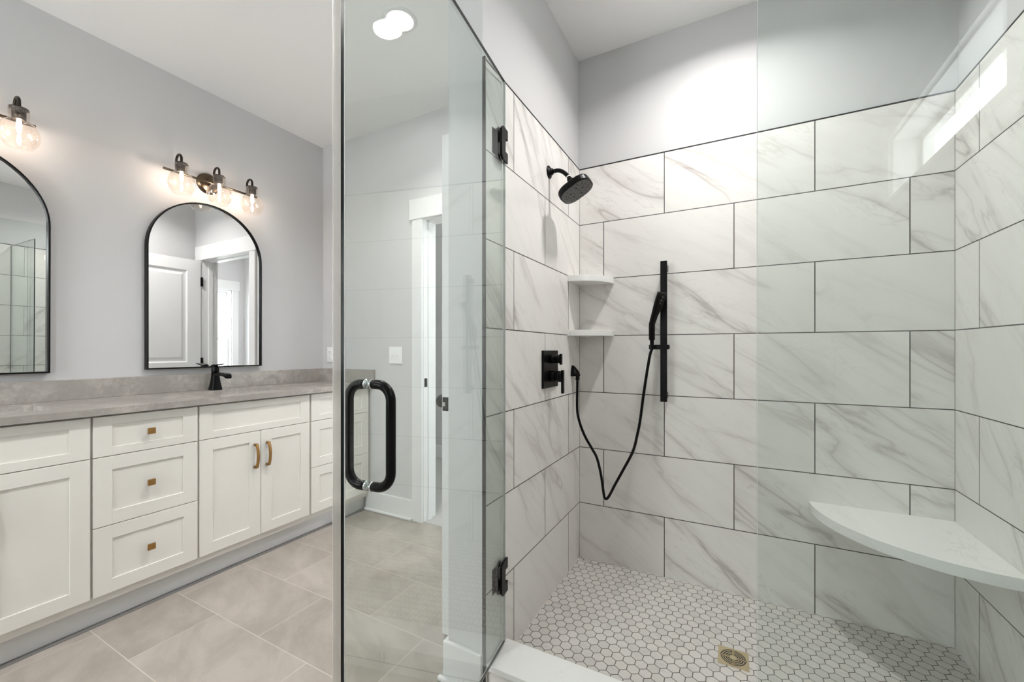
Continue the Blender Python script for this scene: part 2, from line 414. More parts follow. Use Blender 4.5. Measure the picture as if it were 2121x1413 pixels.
# black metal edging along the top and the open ends of the tile
b = MB()
b.box(XP1-0.0, XL+0.001, YP, YB, ZT, ZT+0.0045); b.box(XP1, XRW, YB-0.001, YF, ZT, ZT+0.0045); b.box(XR-0.001, XRW, YP, YB, ZT, ZT+0.0045)
struct(b.build('trim_1', M['blacktrim']))
sbox('trim_2', M['blacktrim'], XP1, XL+0.0005, YP-0.001, YP+0.004, 0.0, ZT+0.012)
sbox('trim_3', M['blacktrim'], XR-0.0005, XRW, YP-0.001, YP+0.004, 0.0, ZT+0.012)
# slim grout lines in the two corners of the shower
for i, (cx, sx) in enumerate(((XL, 1), (XR, -1))):
    sbox('trim_%d' % (4+i), M['cgrout'], min(cx, cx+sx*0.0012), max(cx, cx+sx*0.0012), YB-0.0012, YB, ZSF, ZT)
# dark grout strip where the floor meets the vanity
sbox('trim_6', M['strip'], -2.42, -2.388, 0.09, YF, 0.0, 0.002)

# baseboards
def base(name, x0, x1, y0, y1, z1=0.14, shoe=None):
    b = MB(); b.box(x0, x1, y0, y1, 0, z1, bev=0.004)
    if shoe: b.box(*shoe, 0, 0.018, bev=0.006)
    return struct(b.build(name, M['trim']))
base('baseboard_far', -2.40, -1.95, YF-0.015, YF, shoe=(-2.40, -1.95, YF-0.03, YF-0.012))
base('baseboard_partition', XP0-0.015, XP1+0.004, YP-0.015, YP, shoe=(XP0-0.030, XP1+0.004, YP-0.030, YP-0.012))
base('baseboard_partition_side', XP0-0.015, XP0, YP, YF-0.02, shoe=(XP0-0.030, XP0-0.012, YP, YF-0.02))
base('baseboard_near', XV+0.002, XRW-0.002, YN, YN+0.015)
base('baseboard_right', XRW-0.015, XRW, YN+0.016, YP-0.14)
base('baseboard_left', XV, XV+0.015, YN+0.016, 0.05)
base('baseboard_hall', XHL, XRW, YHB-0.015, YHB)

# ------------------------------------------------------------------ doorway trim and the white door
def casing(name, sgn, y0, y1):
    b = MB(); w = 0.086
    b.box(DX0-w, DX0, y0, y1, 0, DZ, bev=0.002)
    b.box(DX1, DX1+w, y0, y1, 0, DZ, bev=0.002)
    b.box(DX0-w-0.02, min(DX1+w+0.02, XP0-0.002), y0-(0.006 if sgn < 0 else 0), y1+(0.006 if sgn > 0 else 0), DZ, DZ+0.14, bev=0.003)
    return struct(b.build(name, M['trim']), 'white casing around the doorway' if sgn < 0 else None)
casing('trim_7', -1, YF-0.019, YF-0.0005)
casing('trim_8', 1, YF+0.1155, YF+0.134)
b = MB()      # jamb with stop
b.box(DX0-0.018, DX0+0.002, YF, YF+0.115, 0, DZ+0.002); b.box(DX1-0.002, DX1+0.018, YF, YF+0.115, 0, DZ+0.002); b.box(DX0-0.018, DX1+0.018, YF, YF+0.115, DZ-0.002, DZ+0.018)
b.box(DX0, DX0+0.012, YF+0.045, YF+0.08, 0, DZ); b.box(DX1-0.012, DX1, YF+0.045, YF+0.08, 0, DZ); b.box(DX0, DX1, YF+0.045, YF+0.08, DZ-0.012, DZ)
jamb = struct(b.build('trim_9', M['trim']))
b = MB(); b.box(DX0+0.0021, DX0+0.0045, YF+0.008, YF+0.036, 0.925, 0.985, bev=0.001)
b.build('strike_plate', M['black'], jamb)

XD0, XD1, YD0, YD1 = -1.054, -1.019, 1.372, 2.192
d = tag(thing('door_1', 'white panelled door standing open along the shower partition', 'door', (XD0, YD1, 0.0)), kind='structure')
b = MB()
z0, z1 = 0.014, 2.064
yA, yB = YD0+0.115, YD1-0.115
b.box(XD0, XD1, YD0, yA, z0, z1); b.box(XD0, XD1, yB, YD1, z0, z1)
for a0, a1 in ((z0, 0.22), (0.90, 1.06), (1.955, z1)): b.box(XD0, XD1, yA, yB, a0, a1)
for a0, a1 in ((0.22, 0.90), (1.06, 1.955)):
    for xf, s in ((XD0, 1), (XD1, -1)):
        L = lambda i, dx: [(xf+s*dx, yA+i, a0+i), (xf+s*dx, yB-i, a0+i), (xf+s*dx, yB-i, a1-i), (xf+s*dx, yA+i, a1-i)]
        b.loft([L(0, 0.0), L(0.012, 0.010), L(0.03, 0.010), L(0.05, 0.004)], cap=(False, True))
b.build('door_panel', M['trim'], d)
b = MB(); b.box(XD0+0.003, XD1-0.003, YD0-0.002, YD0+0.002, 0.93, 0.987, bev=0.0018)
lp = b.build('latch_plate', M['black'], d)
b = MB(); b.box(XD0+0.010, XD0+0.022, YD0-0.009, YD0, 0.95, 0.968, bev=0.002); b.build('latch_bolt', M['chrome'], lp)
b = MB()
for xf, s in ((XD0, -1), (XD1, 1)):
    b.lathe([(0,0),(0.030,0),(0.030,0.005),(0.026,0.008),(0.012,0.010),(0.011,0.030),(0.020,0.034),(0.027,0.042),(0.028,0.050),(0.024,0.060),(0.014,0.066),(0,0.067)], (xf, YD0+0.060, 0.961), (s,0,0))
b.build('knob', M['black'], d)
for zz in (0.23, 1.058, 1.858):
    b = MB(); b.cyl((XD0-0.006, YD1+0.012, zz-0.045), (XD0-0.006, YD1+0.012, zz+0.045), 0.006); b.box(XD0-0.0035, XD0-0.001, YD1-0.004, YD1+0.012, zz-0.044, zz+0.044); b.build('hinge', M['black'], d)

# ------------------------------------------------------------------ windows
def window(name, w, label, hung, sill_proj):
    y0, y1, z0, z1 = w; xo = XRW+0.17
    t = tag(thing(name, label, 'window', (XRW, (y0+y1)/2, z0)), kind='structure')
    b = MB(); cw = 0.085
    b.box(XRW-0.019, XRW, y0-cw, y0, z0, z1, bev=0.002); b.box(XRW-0.019, XRW, y1, y1+cw, z0, z1, bev=0.002)
    b.box(XRW-0.025, XRW, y0-cw-0.015, y1+cw+0.015, z1, z1+(0.09 if not hung else 0.14), bev=0.002)
    b.build('casing', M['trim'], t)
    b = MB(); j = 0.012
    b.box(XRW-0.001, xo, y0, y0+j, z0, z1); b.box(XRW-0.001, xo, y1-j, y1, z0, z1); b.box(XRW-0.001, xo, y0, y1, z1-j, z1)
    b.build('jamb', M['trim'], t)
    b = MB(); b.box(XRW-sill_proj, xo, y0-cw-0.02, y1+cw+0.02, z0-0.02, z0+0.004, bev=0.004); b.box(XRW-0.018, XRW, y0-cw, y1+cw, z0-0.09, z0-0.02, bev=0.002)
    b.build('sill', M['trim'], t)
    def sash(a0, a1, c0, c1, x, fr):
        b = MB(); b.box(x-0.02, x+0.02, a0, a0+fr, c0, c1, bev=0.003); b.box(x-0.02, x+0.02, a1-fr, a1, c0, c1, bev=0.003)
        b.box(x-0.02, x+0.02, a0+fr, a1-fr, c0, c0+fr, bev=0.003); b.box(x-0.02, x+0.02, a0+fr, a1-fr, c1-fr, c1, bev=0.003)
        s = b.build('sash', M['plastic'], t)
        b = MB(); b.box(x-0.003, x+0.003, a0+fr-0.004, a1-fr+0.004, c0+fr-0.004, c1-fr+0.004); b.build('pane', M['wglass'], s)
    if hung:
        zm = (z0+z1)/2
        sash(y0+j, y1-j, zm-0.02, z1-j, XRW+0.135, 0.035); sash(y0+j, y1-j, z0+0.004, zm+0.02, XRW+0.09, 0.035)
    else: sash(y0+j, y1-j, z0+0.004, z1-j, XRW+0.13, 0.03)
    return t
window('window_1', W1, 'high horizontal window in the right wall, reflected in the fixed glass panel', False, 0.035)
window('window_2', W2, 'white sash window in the room beyond, reflected in the arched mirror above the visible faucet', True, 0.035)

t = tag(thing('fill_window', 'white window added in the unseen wall behind the viewer for front fill light', 'window', ((W3[0]+W3[1])/2, YN, W3[2])), kind='structure')  # unseen window, added so daylight fills surfaces facing the camera
b = MB(); a0, a1, c0, c1 = W3; w = 0.085
b.box(a0-w, a0, YN, YN+0.019, c0, c1, bev=0.002); b.box(a1, a1+w, YN, YN+0.019, c0, c1, bev=0.002); b.box(a0-w-0.015, a1+w+0.015, YN, YN+0.025, c1, c1+0.14, bev=0.002)
b.box(a0-w, a1+w, YN, YN+0.018, c0-0.09, c0, bev=0.002); b.build('casing', M['trim'], t)
for q0, q1, yy in ((c0, (c0+c1)/2+0.02, YN-0.045), ((c0+c1)/2-0.02, c1, YN-0.085)):
    b = MB(); fr = 0.04
    b.box(a0, a0+fr, yy-0.018, yy+0.018, q0, q1); b.box(a1-fr, a1, yy-0.018, yy+0.018, q0, q1); b.box(a0+fr, a1-fr, yy-0.018, yy+0.018, q0, q0+fr); b.box(a0+fr, a1-fr, yy-0.018, yy+0.018, q1-fr, q1)
    sh = b.build('sash', M['plastic'], t)
    b = MB(); b.box(a0+fr-0.004, a1-fr+0.004, yy-0.003, yy+0.003, q0+fr-0.004, q1-fr+0.004); b.build('pane', M['wglass'], sh)

# ------------------------------------------------------------------ vanity
XF, XDF = -2.380, -2.360        # frame face, door face
YV0 = 0.088
Z_T, Z_A, Z_B2, Z_C2 = 0.896, 0.7245, 0.4275, 0.137
def shaker(parent, name, y0, y1, z0, z1, stile, rail):
    b = MB(); B = 0.0012
    b.box(XDF-0.019, XDF-0.0060, y0+stile-0.004, y1-stile+0.004, z0+rail-0.004, z1-rail+0.004)
    b.box(XDF-0.019, XDF, y0, y0+stile, z0, z1, bev=B); b.box(XDF-0.019, XDF, y1-stile, y1, z0, z1, bev=B)
    b.box(XDF-0.019, XDF, y0+stile-0.001, y1-stile+0.001, z0, z0+rail, bev=B); b.box(XDF-0.019, XDF, y0+stile-0.001, y1-stile+0.001, z1-rail, z1, bev=B)
    return b.build(name, M['cab'], parent)
def knob(parent, y, z):
    b = MB(); b.cyl((XDF-0.009, y, z), (XDF+0.014, y, z), 0.006); b.box(XDF+0.012, XDF+0.021, y-0.0145, y+0.0145, z-0.014, z+0.014, bev=0.002)
    return b.build('knob', M['brass'], parent)
def pull(parent, y, z):
    b = MB(); h = 0.066; w = 0.0065; loops = []
    # flat arched bar with two square feet
    P = []
    for i in range(17):
        s = i/16; a = -1 + 2*s
        P.append((0.020 + 0.014*(1-a*a), z + a*h))
    loops = [[(XDF+x-0.0045, y-w, zz), (XDF+x+0.0045, y-w, zz), (XDF+x+0.0045, y+w, zz), (XDF+x-0.0045, y+w, zz)] for x, zz in P]
    b.loft(loops)
    for s in (-1, 1):
        zz = z + s*(h-0.004); b.box(XDF, XDF+0.024, y-w, y+w, zz-0.0065, zz+0.0065, bev=0.001)
    return b.build('pull', M['brass'], parent)
def body(t, y0, y1):
    b = MB(); xb_, h = XV+0.002, 0.905
    b.box(xb_, XF-0.019, y0, y0+0.016, 0.1, h); b.box(xb_, XF-0.019, y1-0.016, y1, 0.1, h); b.box(xb_, XF-0.019, y0+0.016, y1-0.016, 0.1, 0.116); b.box(xb_, xb_+0.006, y0+0.016, y1-0.016, 0.116, h)
    b.box(XF-0.019, XF, y0, y1, 0.1, h); b.build('body', M['cab'], t)
    b = MB(); b.box(XV+0.002, -2.42, y0, y1, 0.0, 0.100); b.build('toe_kick', M['trim'], t)
def drawers(label, f0, f1, y0, y1):
    t = thing('drawer_cabinet', label, 'cabinet', (XF, (y0+y1)/2, 0), 'vanity drawer cabinets'); body(t, y0, y1)
    for z0, z1, rail in ((Z_A+0.0015, Z_T, 0.037), (Z_B2+0.0015, Z_A-0.0015, 0.058), (Z_C2, Z_B2-0.0015, 0.058)):
        d = shaker(t, 'drawer', f0, f1, z0, z1, 0.061, rail); knob(d, (f0+f1)/2, (z0+z1)/2)
    return t
def sinkcab(label, f0, f1, y0, y1):
    t = thing('sink_cabinet', label, 'cabinet', (XF, (y0+y1)/2, 0), 'vanity sink cabinets'); body(t, y0, y1)
    shaker(t, 'false_drawer', f0, f1, Z_A+0.0015, Z_T, 0.061, 0.037)
    mid = (f0+f1)/2
    d = shaker(t, 'door', f0, mid-0.0015, Z_C2, Z_A-0.0015, 0.061, 0.058); pull(d, mid-0.034, 0.588)
    d = shaker(t, 'door', mid+0.0015, f1, Z_C2, Z_A-0.0015, 0.061, 0.058); pull(d, mid+0.034, 0.588)
    return t
sinkcab('cream sink cabinet at the left edge of the photo, under the partly visible mirror', 0.092, 0.7005, YV0, 0.705)
drawers('cream three-drawer cabinet between the two sink cabinets, with square brass knobs', 0.7094, 1.0935, 0.705, 1.0975)
sinkcab('cream sink cabinet under the full arched mirror, two doors with arched brass pulls', 1.1015, 1.715, 1.0975, 1.7215)
drawers('cream three-drawer cabinet in the far corner, partly behind the glass door edge', 1.728, 2.195, 1.7215, YF-0.002)

ct = thing('vanity_countertop', 'grey-brown quartz vanity countertop lying on the cream cabinets', 'countertop', (XV, 1.14, 0.905))
b = MB(); yc0, yc1 = 0.07, YF-0.001; xb = XV+0.001; xf = -2.335; zc0, zc1 = 0.906, 0.935
SX0, SX1 = -2.755, -2.470
SK = [(0.195, 0.630), (1.190, 1.620)]
b.box(xb, SX0, yc0, yc1, zc0, zc1); b.box(SX1, xf, yc0, yc1, zc0, zc1)
b.box(SX0, SX1, yc0, SK[0][0], zc0, zc1); b.box(SX0, SX1, SK[0][1], SK[1][0], zc0, zc1); b.box(SX0, SX1, SK[1][1], yc1, zc0, zc1)
b.build('slab', M['counter'], ct)
b = MB(); b.box(xb, XV+0.02, yc0, yc1, zc1, 1.0345, bev=0.0015)
tag(b.build('backsplash', M['counter']), 'long grey-brown quartz backsplash running along the wall under both mirrors', 'backsplash')
b = MB(); b.box(XV+0.0205, -2.31, YF-0.02, yc1, zc1, 1.0345, bev=0.0015)
tag(b.build('side_splash', M['counter']), 'short grey-brown quartz side splash on the far wall below the outlet', 'backsplash')

def sink(label, y0, y1):
    cx, cy = (SX0+SX1)/2, (y0+y1)/2; w, dd = SX1-SX0+0.02, y1-y0+0.02
    t = thing('undermount_sink', label, 'sink', (cx, cy, 0.905), 'undermount sinks')
    b = MB(); loops = []
    for k, (ins, z) in enumerate(((-0.012,0.9055),(-0.012,0.898),(-0.004,0.89),(0.02,0.765),(0.05,0.748),(0.012,0.762+0.0),(0.006,0.80),(0.0,0.9055))):
        pass
    prof = [(0.0,0.9055),(0.003,0.86),(0.012,0.79),(0.04,0.768),(0.10,0.764)]
    out = [(0.10,0.756),(0.03,0.758),(0.0,0.785),(-0.012,0.86),(-0.014,0.9055)]
    for ins, z in prof+out:
        loops.append([(cx+x, cy+y, z) for x, y in rrect(w-2*ins, dd-2*ins, 0.045)])
    b.loft(loops, smooth=True, cap=(False, False))
    b.loft([loops[4]], cap=(False, True)); b.loft([loops[5]], cap=(True, False)); b.loft([loops[-1], loops[0]], cap=(False, False))
    b.build('basin', M['porcelain'], t)
    b = MB(); b.lathe([(0,0.002),(0.018,0.002),(0.022,0.0),(0.022,-0.004),(0,-0.004)], (cx, cy, 0.7685)); b.build('drain', M['black'], t)
    return t
sink('rectangular undermount sink under the left mirror, only its right corner showing', *SK[0])
sink('rectangular undermount sink in front of the black faucet', *SK[1])

# faucet
fx, fy = -2.800, 1.392
t = thing('faucet', 'matte black single-handle faucet behind the sink', 'faucet', (fx, fy, 0.935))
b = MB(); loops = []
for z, w in ((0.935,0.058),(0.9375,0.060),(0.945,0.058),(0.965,0.051),(0.99,0.044),(1.015,0.039),(1.04,0.037)):
    loops.append([(fx+x, fy+y, z) for x, y in rrect(w, w, 0.012, 4)])
b.loft(loops, smooth=True); b.build('body', M['black'], t)
b = MB(); b.lathe([(0,0),(0.0205,0),(0.0205,0.014),(0.019,0.022),(0.0185,0.034),(0.015,0.043),(0.008,0.047),(0,0.048)], (fx, fy, 1.040)); b.build('cartridge_cap', M['black'], t)
b = MB(); loops = []
for x, z, w, h in ((0.0,1.030,0.030,0.022),(0.03,1.032,0.030,0.022),(0.085,1.034,0.034,0.020),(0.120,1.030,0.038,0.022),(0.140,1.024,0.038,0.026),(0.146,1.020,0.034,0.022)):
    loops.append([(fx+x, fy+y, z+zz) for y, zz in rrect(w, h, 0.006, 3)])
b.loft(loops, smooth=False); b.build('spout', M['black'], t)
b = MB(); loops = []
for x, z, w, h in ((-0.022,1.083,0.030,0.008),(0.0,1.0875,0.034,0.009),(0.04,1.0895,0.028,0.007),(0.075,1.0935,0.022,0.006),(0.085,1.0945,0.016,0.005)):
    loops.append([(fx+x, fy+y, z+zz) for y, zz in rrect(w, h, 0.002, 2)])
b.loft(loops); b.build('lever', M['black'], t)

# mirrors
def mirror(label, yc, tilt):
    w, zb, zt = 0.3166, 1.0715, 2.0795
    t = thing('arched_mirror', label, 'mirror', (XV+0.003, yc, zb), 'arched mirrors over the vanity')
    t_ang = tilt
    R = Matrix.Rotation(t_ang, 3, 'Y')       # positive angle about Y swings the top away from the wall
    def pts(w_, dz0, n=36):
        zs = zt - zb - 0.3166
        P = [(-w_, dz0), (w_, dz0)] + [(w_*math.cos(PI*i/n), zs + w_*math.sin(PI*i/n)) for i in range(n+1)]
        return P
    def P3(x, P): return [Vector((XV+0.003, yc, zb)) + R @ Vector((x, y, z)) for y, z in P]
    outer, inner = pts(w, 0.0), pts(w-0.0075, 0.0075)
    b = MB(); b.loft([P3(0.0, outer), P3(0.031, outer), P3(0.032, pts(w-0.001, 0.001)), P3(0.032, pts(w-0.0065, 0.0065)), P3(0.031, inner), P3(0.0, inner), P3(0.0, outer)], cap=(False, False))
    b.build('frame', M['black'], t)
    ins = pts(w-0.0073, 0.0073)
    b = MB(); b.loft([P3(0.016, ins), P3(0.020, ins)]); b.build('mirror_glass', M['mirror'], t)
    return t
mirror('tall arched black-framed mirror with the whole arch showing, above the faucet', 1.392, 0.0)
mirror('arched black-framed mirror cut off by the left edge of the photo', 0.3915, math.radians(0.55))

# vanity lights
def vanity_light(label, yc):
    x0 = XV; zb = 1.02 + CAMZ; bx = XV+0.072; lx = XV+0.130
    t = thing('vanity_light', label, 'wall lamp', (x0, yc, zb), 'three-globe vanity lights')
    b = MB(); b.lathe([(0,0),(0.064,0),(0.064,0.006),(0.058,0.010),(0.056,0.016),(0.050,0.020),(0,0.020)], (x0, yc, zb+0.012), (1,0,0), n=48); b.build('backplate', M['bronze_light'], t)
    b = MB(); b.tube([(bx, yc-0.258, zb), (bx, yc+0.258, zb)], 0.0065, 16); b.tube([(x0+0.015, yc, zb), (bx, yc, zb)], 0.009, 16); b.build('bar', M['bronze_light'], t)
    for k in (-1, 0, 1):
        y = yc + k*0.196
        c = ((bx+lx)/2, zb+0.0625); r = (lx-bx)/2
        pts = [(bx, y, zb), (bx, y, zb+0.03)] + arc(c, r, PI, 0, 14, lambda u, v: (u, y, v)) + [(lx, y, zb+0.05), (lx, y, zb+0.036)]
        b = MB(); b.tube(pts, 0.0064, 12); b.build('arm', M['bronze'], t)
        b = MB(); b.lathe([(0,0.040),(0.012,0.040),(0.030,0.037),(0.0305,0.034),(0.0215,0.033),(0.0215,-0.012),(0.0195,-0.014),(0.014,-0.014),(0.014,-0.004),(0,-0.004)], (lx, y, zb)); b.build('socket_cup', M['bronze'], t)
        # clear globe: neck ring, round body, open bottom; a thin wall with thickness
        out = [(0.0325,0.034),(0.0335,0.026),(0.0325,0.0),(0.030,-0.010),(0.0345,-0.018),(0.048,-0.030),(0.060,-0.048),(0.0655,-0.070),(0.065,-0.090),(0.058,-0.112),(0.047,-0.128),(0.043,-0.134)]
        inn = [(max(r-0.0025, 0.01), h) for r, h in out][::-1]
        b = MB(); b.lathe(out+inn+[out[0]], (lx, y, zb), n=40); b.build('glass_globe', M['globe'], t)
        b = MB(); b.lathe([(0,-0.012),(0.005,-0.013),(0.0075,-0.020),(0.0082,-0.036),(0.0080,-0.056),(0.006,-0.067),(0.003,-0.072),(0,-0.073)], (lx, y, zb), n=20); b.build('bulb', M['bulb'], t)
    return t
vanity_light('three-globe bronze vanity light above the full arched mirror', 1.392)
vanity_light('three-globe bronze vanity light at the left edge of the photo, only one globe showing', 0.394)

# outlet and switch on the far wall
t = thing('outlet', 'white duplex outlet plate above the side splash in the corner', 'outlet', (-2.796, YF, 1.142))
b = MB(); b.box(-2.831, -2.761, YF-0.006, YF-0.0002, 1.084, 1.200, bev=0.002); pl = b.build('cover_plate', M['plastic'], t)
for s in (-1, 1):
    zc_ = 1.142 + s*0.0205
    b = MB(); b.box(-2.8125, -2.7795, YF-0.0085, YF-0.004, zc_-0.0145, zc_+0.0145, bev=0.003); f = b.build('receptacle', M['plastic'], t)
    b = MB()
    for dx in (-0.0065, 0.0065): b.box(-2.796+dx-0.001, -2.796+dx+0.001, YF-0.009, YF-0.007, zc_-0.001, zc_+0.008)
    b.cyl((-2.796, YF-0.009, zc_-0.007), (-2.796, YF-0.007, zc_-0.007), 0.0023); b.build('slot', M['slot'], f)
t = thing('light_switch', 'white double toggle switch plate on the far wall beside the doorway', 'switch', (-2.112, YF, 1.142))
b = MB(); b.box(-2.171, -2.053, YF-0.006, YF-0.0002, 1.082, 1.202, bev=0.002); b.build('cover_plate', M['plastic'], t)
for dx in (-0.023, 0.023):
    b = MB(); b.box(-2.112+dx-0.005, -2.112+dx+0.005, YF-0.016, YF-0.005, 1.137, 1.152, bev=0.002); b.box(-2.112+dx-0.007, -2.112+dx+0.007, YF-0.0072, YF-0.005, 1.128, 1.156); b.build('toggle', M['plastic'], t)

# ------------------------------------------------------------------ shower
b = MB(); b.box(XL+0.0005, XR-0.0005, 1.213, 1.362, ZCURB-0.022, ZCURB, bev=0.002)
cb = thing('shower_curb', 'low shower curb capped with white quartz under the glass', 'curb', (0, 1.29, 0))
b.build('cap', M['quartz'], cb)
b = MB(); b.box(XL+0.0005, XR-0.0005, 1.225, 1.352, 0.0, ZCURB-0.022); b.build('curb_face', M['tile_back'], cb)

M['arris'] = plain('arris_glint', rgb(0.72,0.76,0.745), 0.2, var=0.02)  # pale colour stands for light caught along the glass corners
def glass_sheet(name, f, s0, s1, z0, z1, parent=None, th=0.005, ch=0.0012, light_s0=False):
    """10 mm sheet; f(s, k, z) places it. The rim is dark polished edge, its corners are an arris with the caught light painted in"""
    ring = lambda k, i: [f(s0+i, k, z0+i), f(s1-i, k, z0+i), f(s1-i, k, z1-i), f(s0+i, k, z1-i)]
    b = MB()
    b.bm.faces.new([b.bm.verts.new(p) for p in ring(-th, ch)]); b.bm.faces.new([b.bm.verts.new(p) for p in ring(th, ch)][::-1])
    b.mi = 2; b.loft([ring(-th, ch), ring(-th+ch, 0)], cap=(False, False)); b.loft([ring(th-ch, 0), ring(th, ch)], cap=(False, False))
    b.mi = 1; b.loft([ring(-th+ch, 0), ring(th-ch, 0)], cap=(False, False))
    if light_s0:
        b.bm.faces.ensure_lookup_table(); b.bm.faces[-1].material_index = 2
    bmesh.ops.remove_doubles(b.bm, verts=b.bm.verts, dist=1e-6)
    return b.build(name, [M['glass'], M['edge'], M['arris']], parent)
ZG0, ZG1 = 0.113, 0.984 + CAMZ
fp = tag(glass_sheet('fixed_glass_panel', lambda x, k, z: (x, YG+k, z), 0.0615, XR-0.001, ZCURB+0.0005, ZG1),
    'large fixed frameless glass panel closing the right half of the shower', 'glass panel')

# glass door, swung open towards the viewer
H = Vector((-0.738, 1.330, 0)); D = Vector((0.12178, -0.99256, 0)); Nn = Vector((0.99256, 0.12178, 0))
def dp(s, k, z): v = H + D*s + Nn*k; return Vector((v.x, v.y, z))
RM = Matrix(((D.x, Nn.x, 0, H.x), (D.y, Nn.y, 0, H.y), (0, 0, 1, 0), (0, 0, 0, 1)))     # door-local (s, k, z) to world
t = thing('shower_door', 'frameless glass shower door standing open, with black hinges and a black pull handle', 'door', (H.x, H.y, ZG0))
glass_sheet('glass_pane', dp, 0.0, 0.803, ZG0, ZG1, t, light_s0=True)
b = MB(); b.box(0.790, 0.8205, -0.0064, -0.0051, ZG0, ZG1, M=RM); b.build('door_seal', M['vinyl'], t)
for zc_ in (0.741+CAMZ, -0.822+CAMZ):
    b = MB()
    Mx = RM @ Matrix(((1,0,0,0),(0,0,1,0),(0,1,0,zc_),(0,0,0,1)))
    b.prism([(-0.004,-0.060),(0.040,-0.060),(0.054,-0.046),(0.054,0.046),(0.040,0.060),(-0.004,0.060),(-0.004,0.024),(0.018,0.024),(0.018,-0.024),(-0.004,-0.024)], 0.0052, 0.0135, bev=0.0012, M=Mx)
    b.prism([(0.022,-0.060),(0.040,-0.060),(0.054,-0.046),(0.054,0.046),(0.040,0.060),(0.022,0.060)], -0.0088, -0.0052, bev=0.0008, M=Mx)
    hg = b.build('hinge', M['black'], t)
    b = MB(); b.box(XL, XL+0.0012, 1.255, 1.31, zc_-0.045, zc_+0.045); b.build('wall_leaf', M['black'], hg)
b = MB()
ZH0, ZH1, SH, KH, RB = 0.905, 1.112, 0.729, 0.0525, 0.032
for s in (-1, 1):
    pts = [dp(SH, s*0.009, ZH1), dp(SH, s*(KH-RB), ZH1)]
    pts += [dp(SH, s*(KH-RB+RB*math.sin(a)), ZH1-RB+RB*math.cos(a)) for a in [PI/2*i/10 for i in range(1, 11)]]
    pts += [dp(SH, s*(KH-RB+RB*math.cos(a)), ZH0+RB-RB*math.sin(a)) for a in [PI/2*i/10 for i in range(0, 11)]]
    pts += [dp(SH, s*0.009, ZH0)]
    b.tube(pts, 0.0098, 20)
hd = b.build('pull_handle', M['black'], t)
for zz in (ZH0, ZH1):
    b = MB()
    for s in (-1, 1): b.lathe([(0,0.0052),(0.0105,0.0052),(0.0105,0.0085),(0.0085,0.010),(0,0.010)], dp(SH, 0, zz), Nn*s)
    b.build('washer', M['chrome'], hd)

# shower head on a bent arm
ay, az = 1.7687, 0.819 + CAMZ
t = thing('showerhead', 'black wall-mounted shower head on a bent arm', 'shower head', (XL, ay, az))
b = MB(); b.lathe([(0,0),(0.029,0),(0.029,0.003),(0.025,0.006),(0.015,0.008),(0.015,0.018),(0.012,0.020),(0,0.020)], (XL, ay, az), (1,0,0)); b.build('flange', M['black'], t)
nv = Vector((0.47, 0, -0.883)).normalized(); fc = Vector((-0.611, ay, 0.705+CAMZ))
p3 = fc - nv*0.072
pts = [Vector((XL+0.005, ay, az))]
P0, P1, P2 = Vector((XL+0.035, ay, az)), Vector((XL+0.066, ay, az)), p3 - nv*0.012
for i in range(13):
    s = i/12; pts.append(P0*(1-s)**2 + P1*2*s*(1-s) + P2*s*s)
pts.append(p3)
b = MB(); b.tube(pts, 0.0092, 16); arm = b.build('arm', M['black'], t)
b = MB(); b.lathe([(0.0095,-0.005),(0.0103,-0.004),(0.0103,0.0),(0.0095,0.001)], p3 - nv*0.010, nv); b.build('thread_tape', M['plastic'], arm)
b = MB(); b.lathe([(0,0),(0.012,0),(0.014,0.006),(0.012,0.012),(0.016,0.014),(0.018,0.022),(0.034,0.030),(0.036,0.042),(0,0.044)], p3 - nv*0.002, nv); b.build('swivel', M['black'], t)
uu = Vector((0,1,0)); vv = nv.cross(uu)
def sq(w, h): return [fc + uu*x + vv*y + nv*h for x, y in rrect(w, w, w*0.36, 8)]
b = MB(); b.loft([sq(0.070,-0.034), sq(0.120,-0.031), sq(0.146,-0.026), sq(0.150,-0.020), sq(0.150,-0.003), sq(0.146,0.0)], smooth=False); hh = b.build('head', M['black'], t)
b = MB(); b.loft([sq(0.138,-0.001), sq(0.138,0.0012), sq(0.134,0.002)]); fpn = b.build('spray_face', plain('lit_black_face', rgb(0.085,0.085,0.08), 0.5), hh)  # black face coloured grey to carry the light falling on it
b = MB(); n0 = 0
for ring, cnt, rr in ((0.014, 6, 0.0026), (0.030, 5, 0.0056), (0.041, 12, 0.0026), (0.052, 16, 0.0026), (0.060, 14, 0.0026)):
    for i in range(cnt):
        a = 2*PI*(i+0.3*n0)/cnt
        c = fc + uu*ring*math.cos(a) + vv*ring*math.sin(a) + nv*0.0018
        b.lathe([(0,0.0012),(rr*0.7,0.0012),(rr,0.0),(rr,-0.0005),(0,-0.0005)], c, nv, n=8)
    n0 += 1
b.build('nozzles', M['black'], hh)

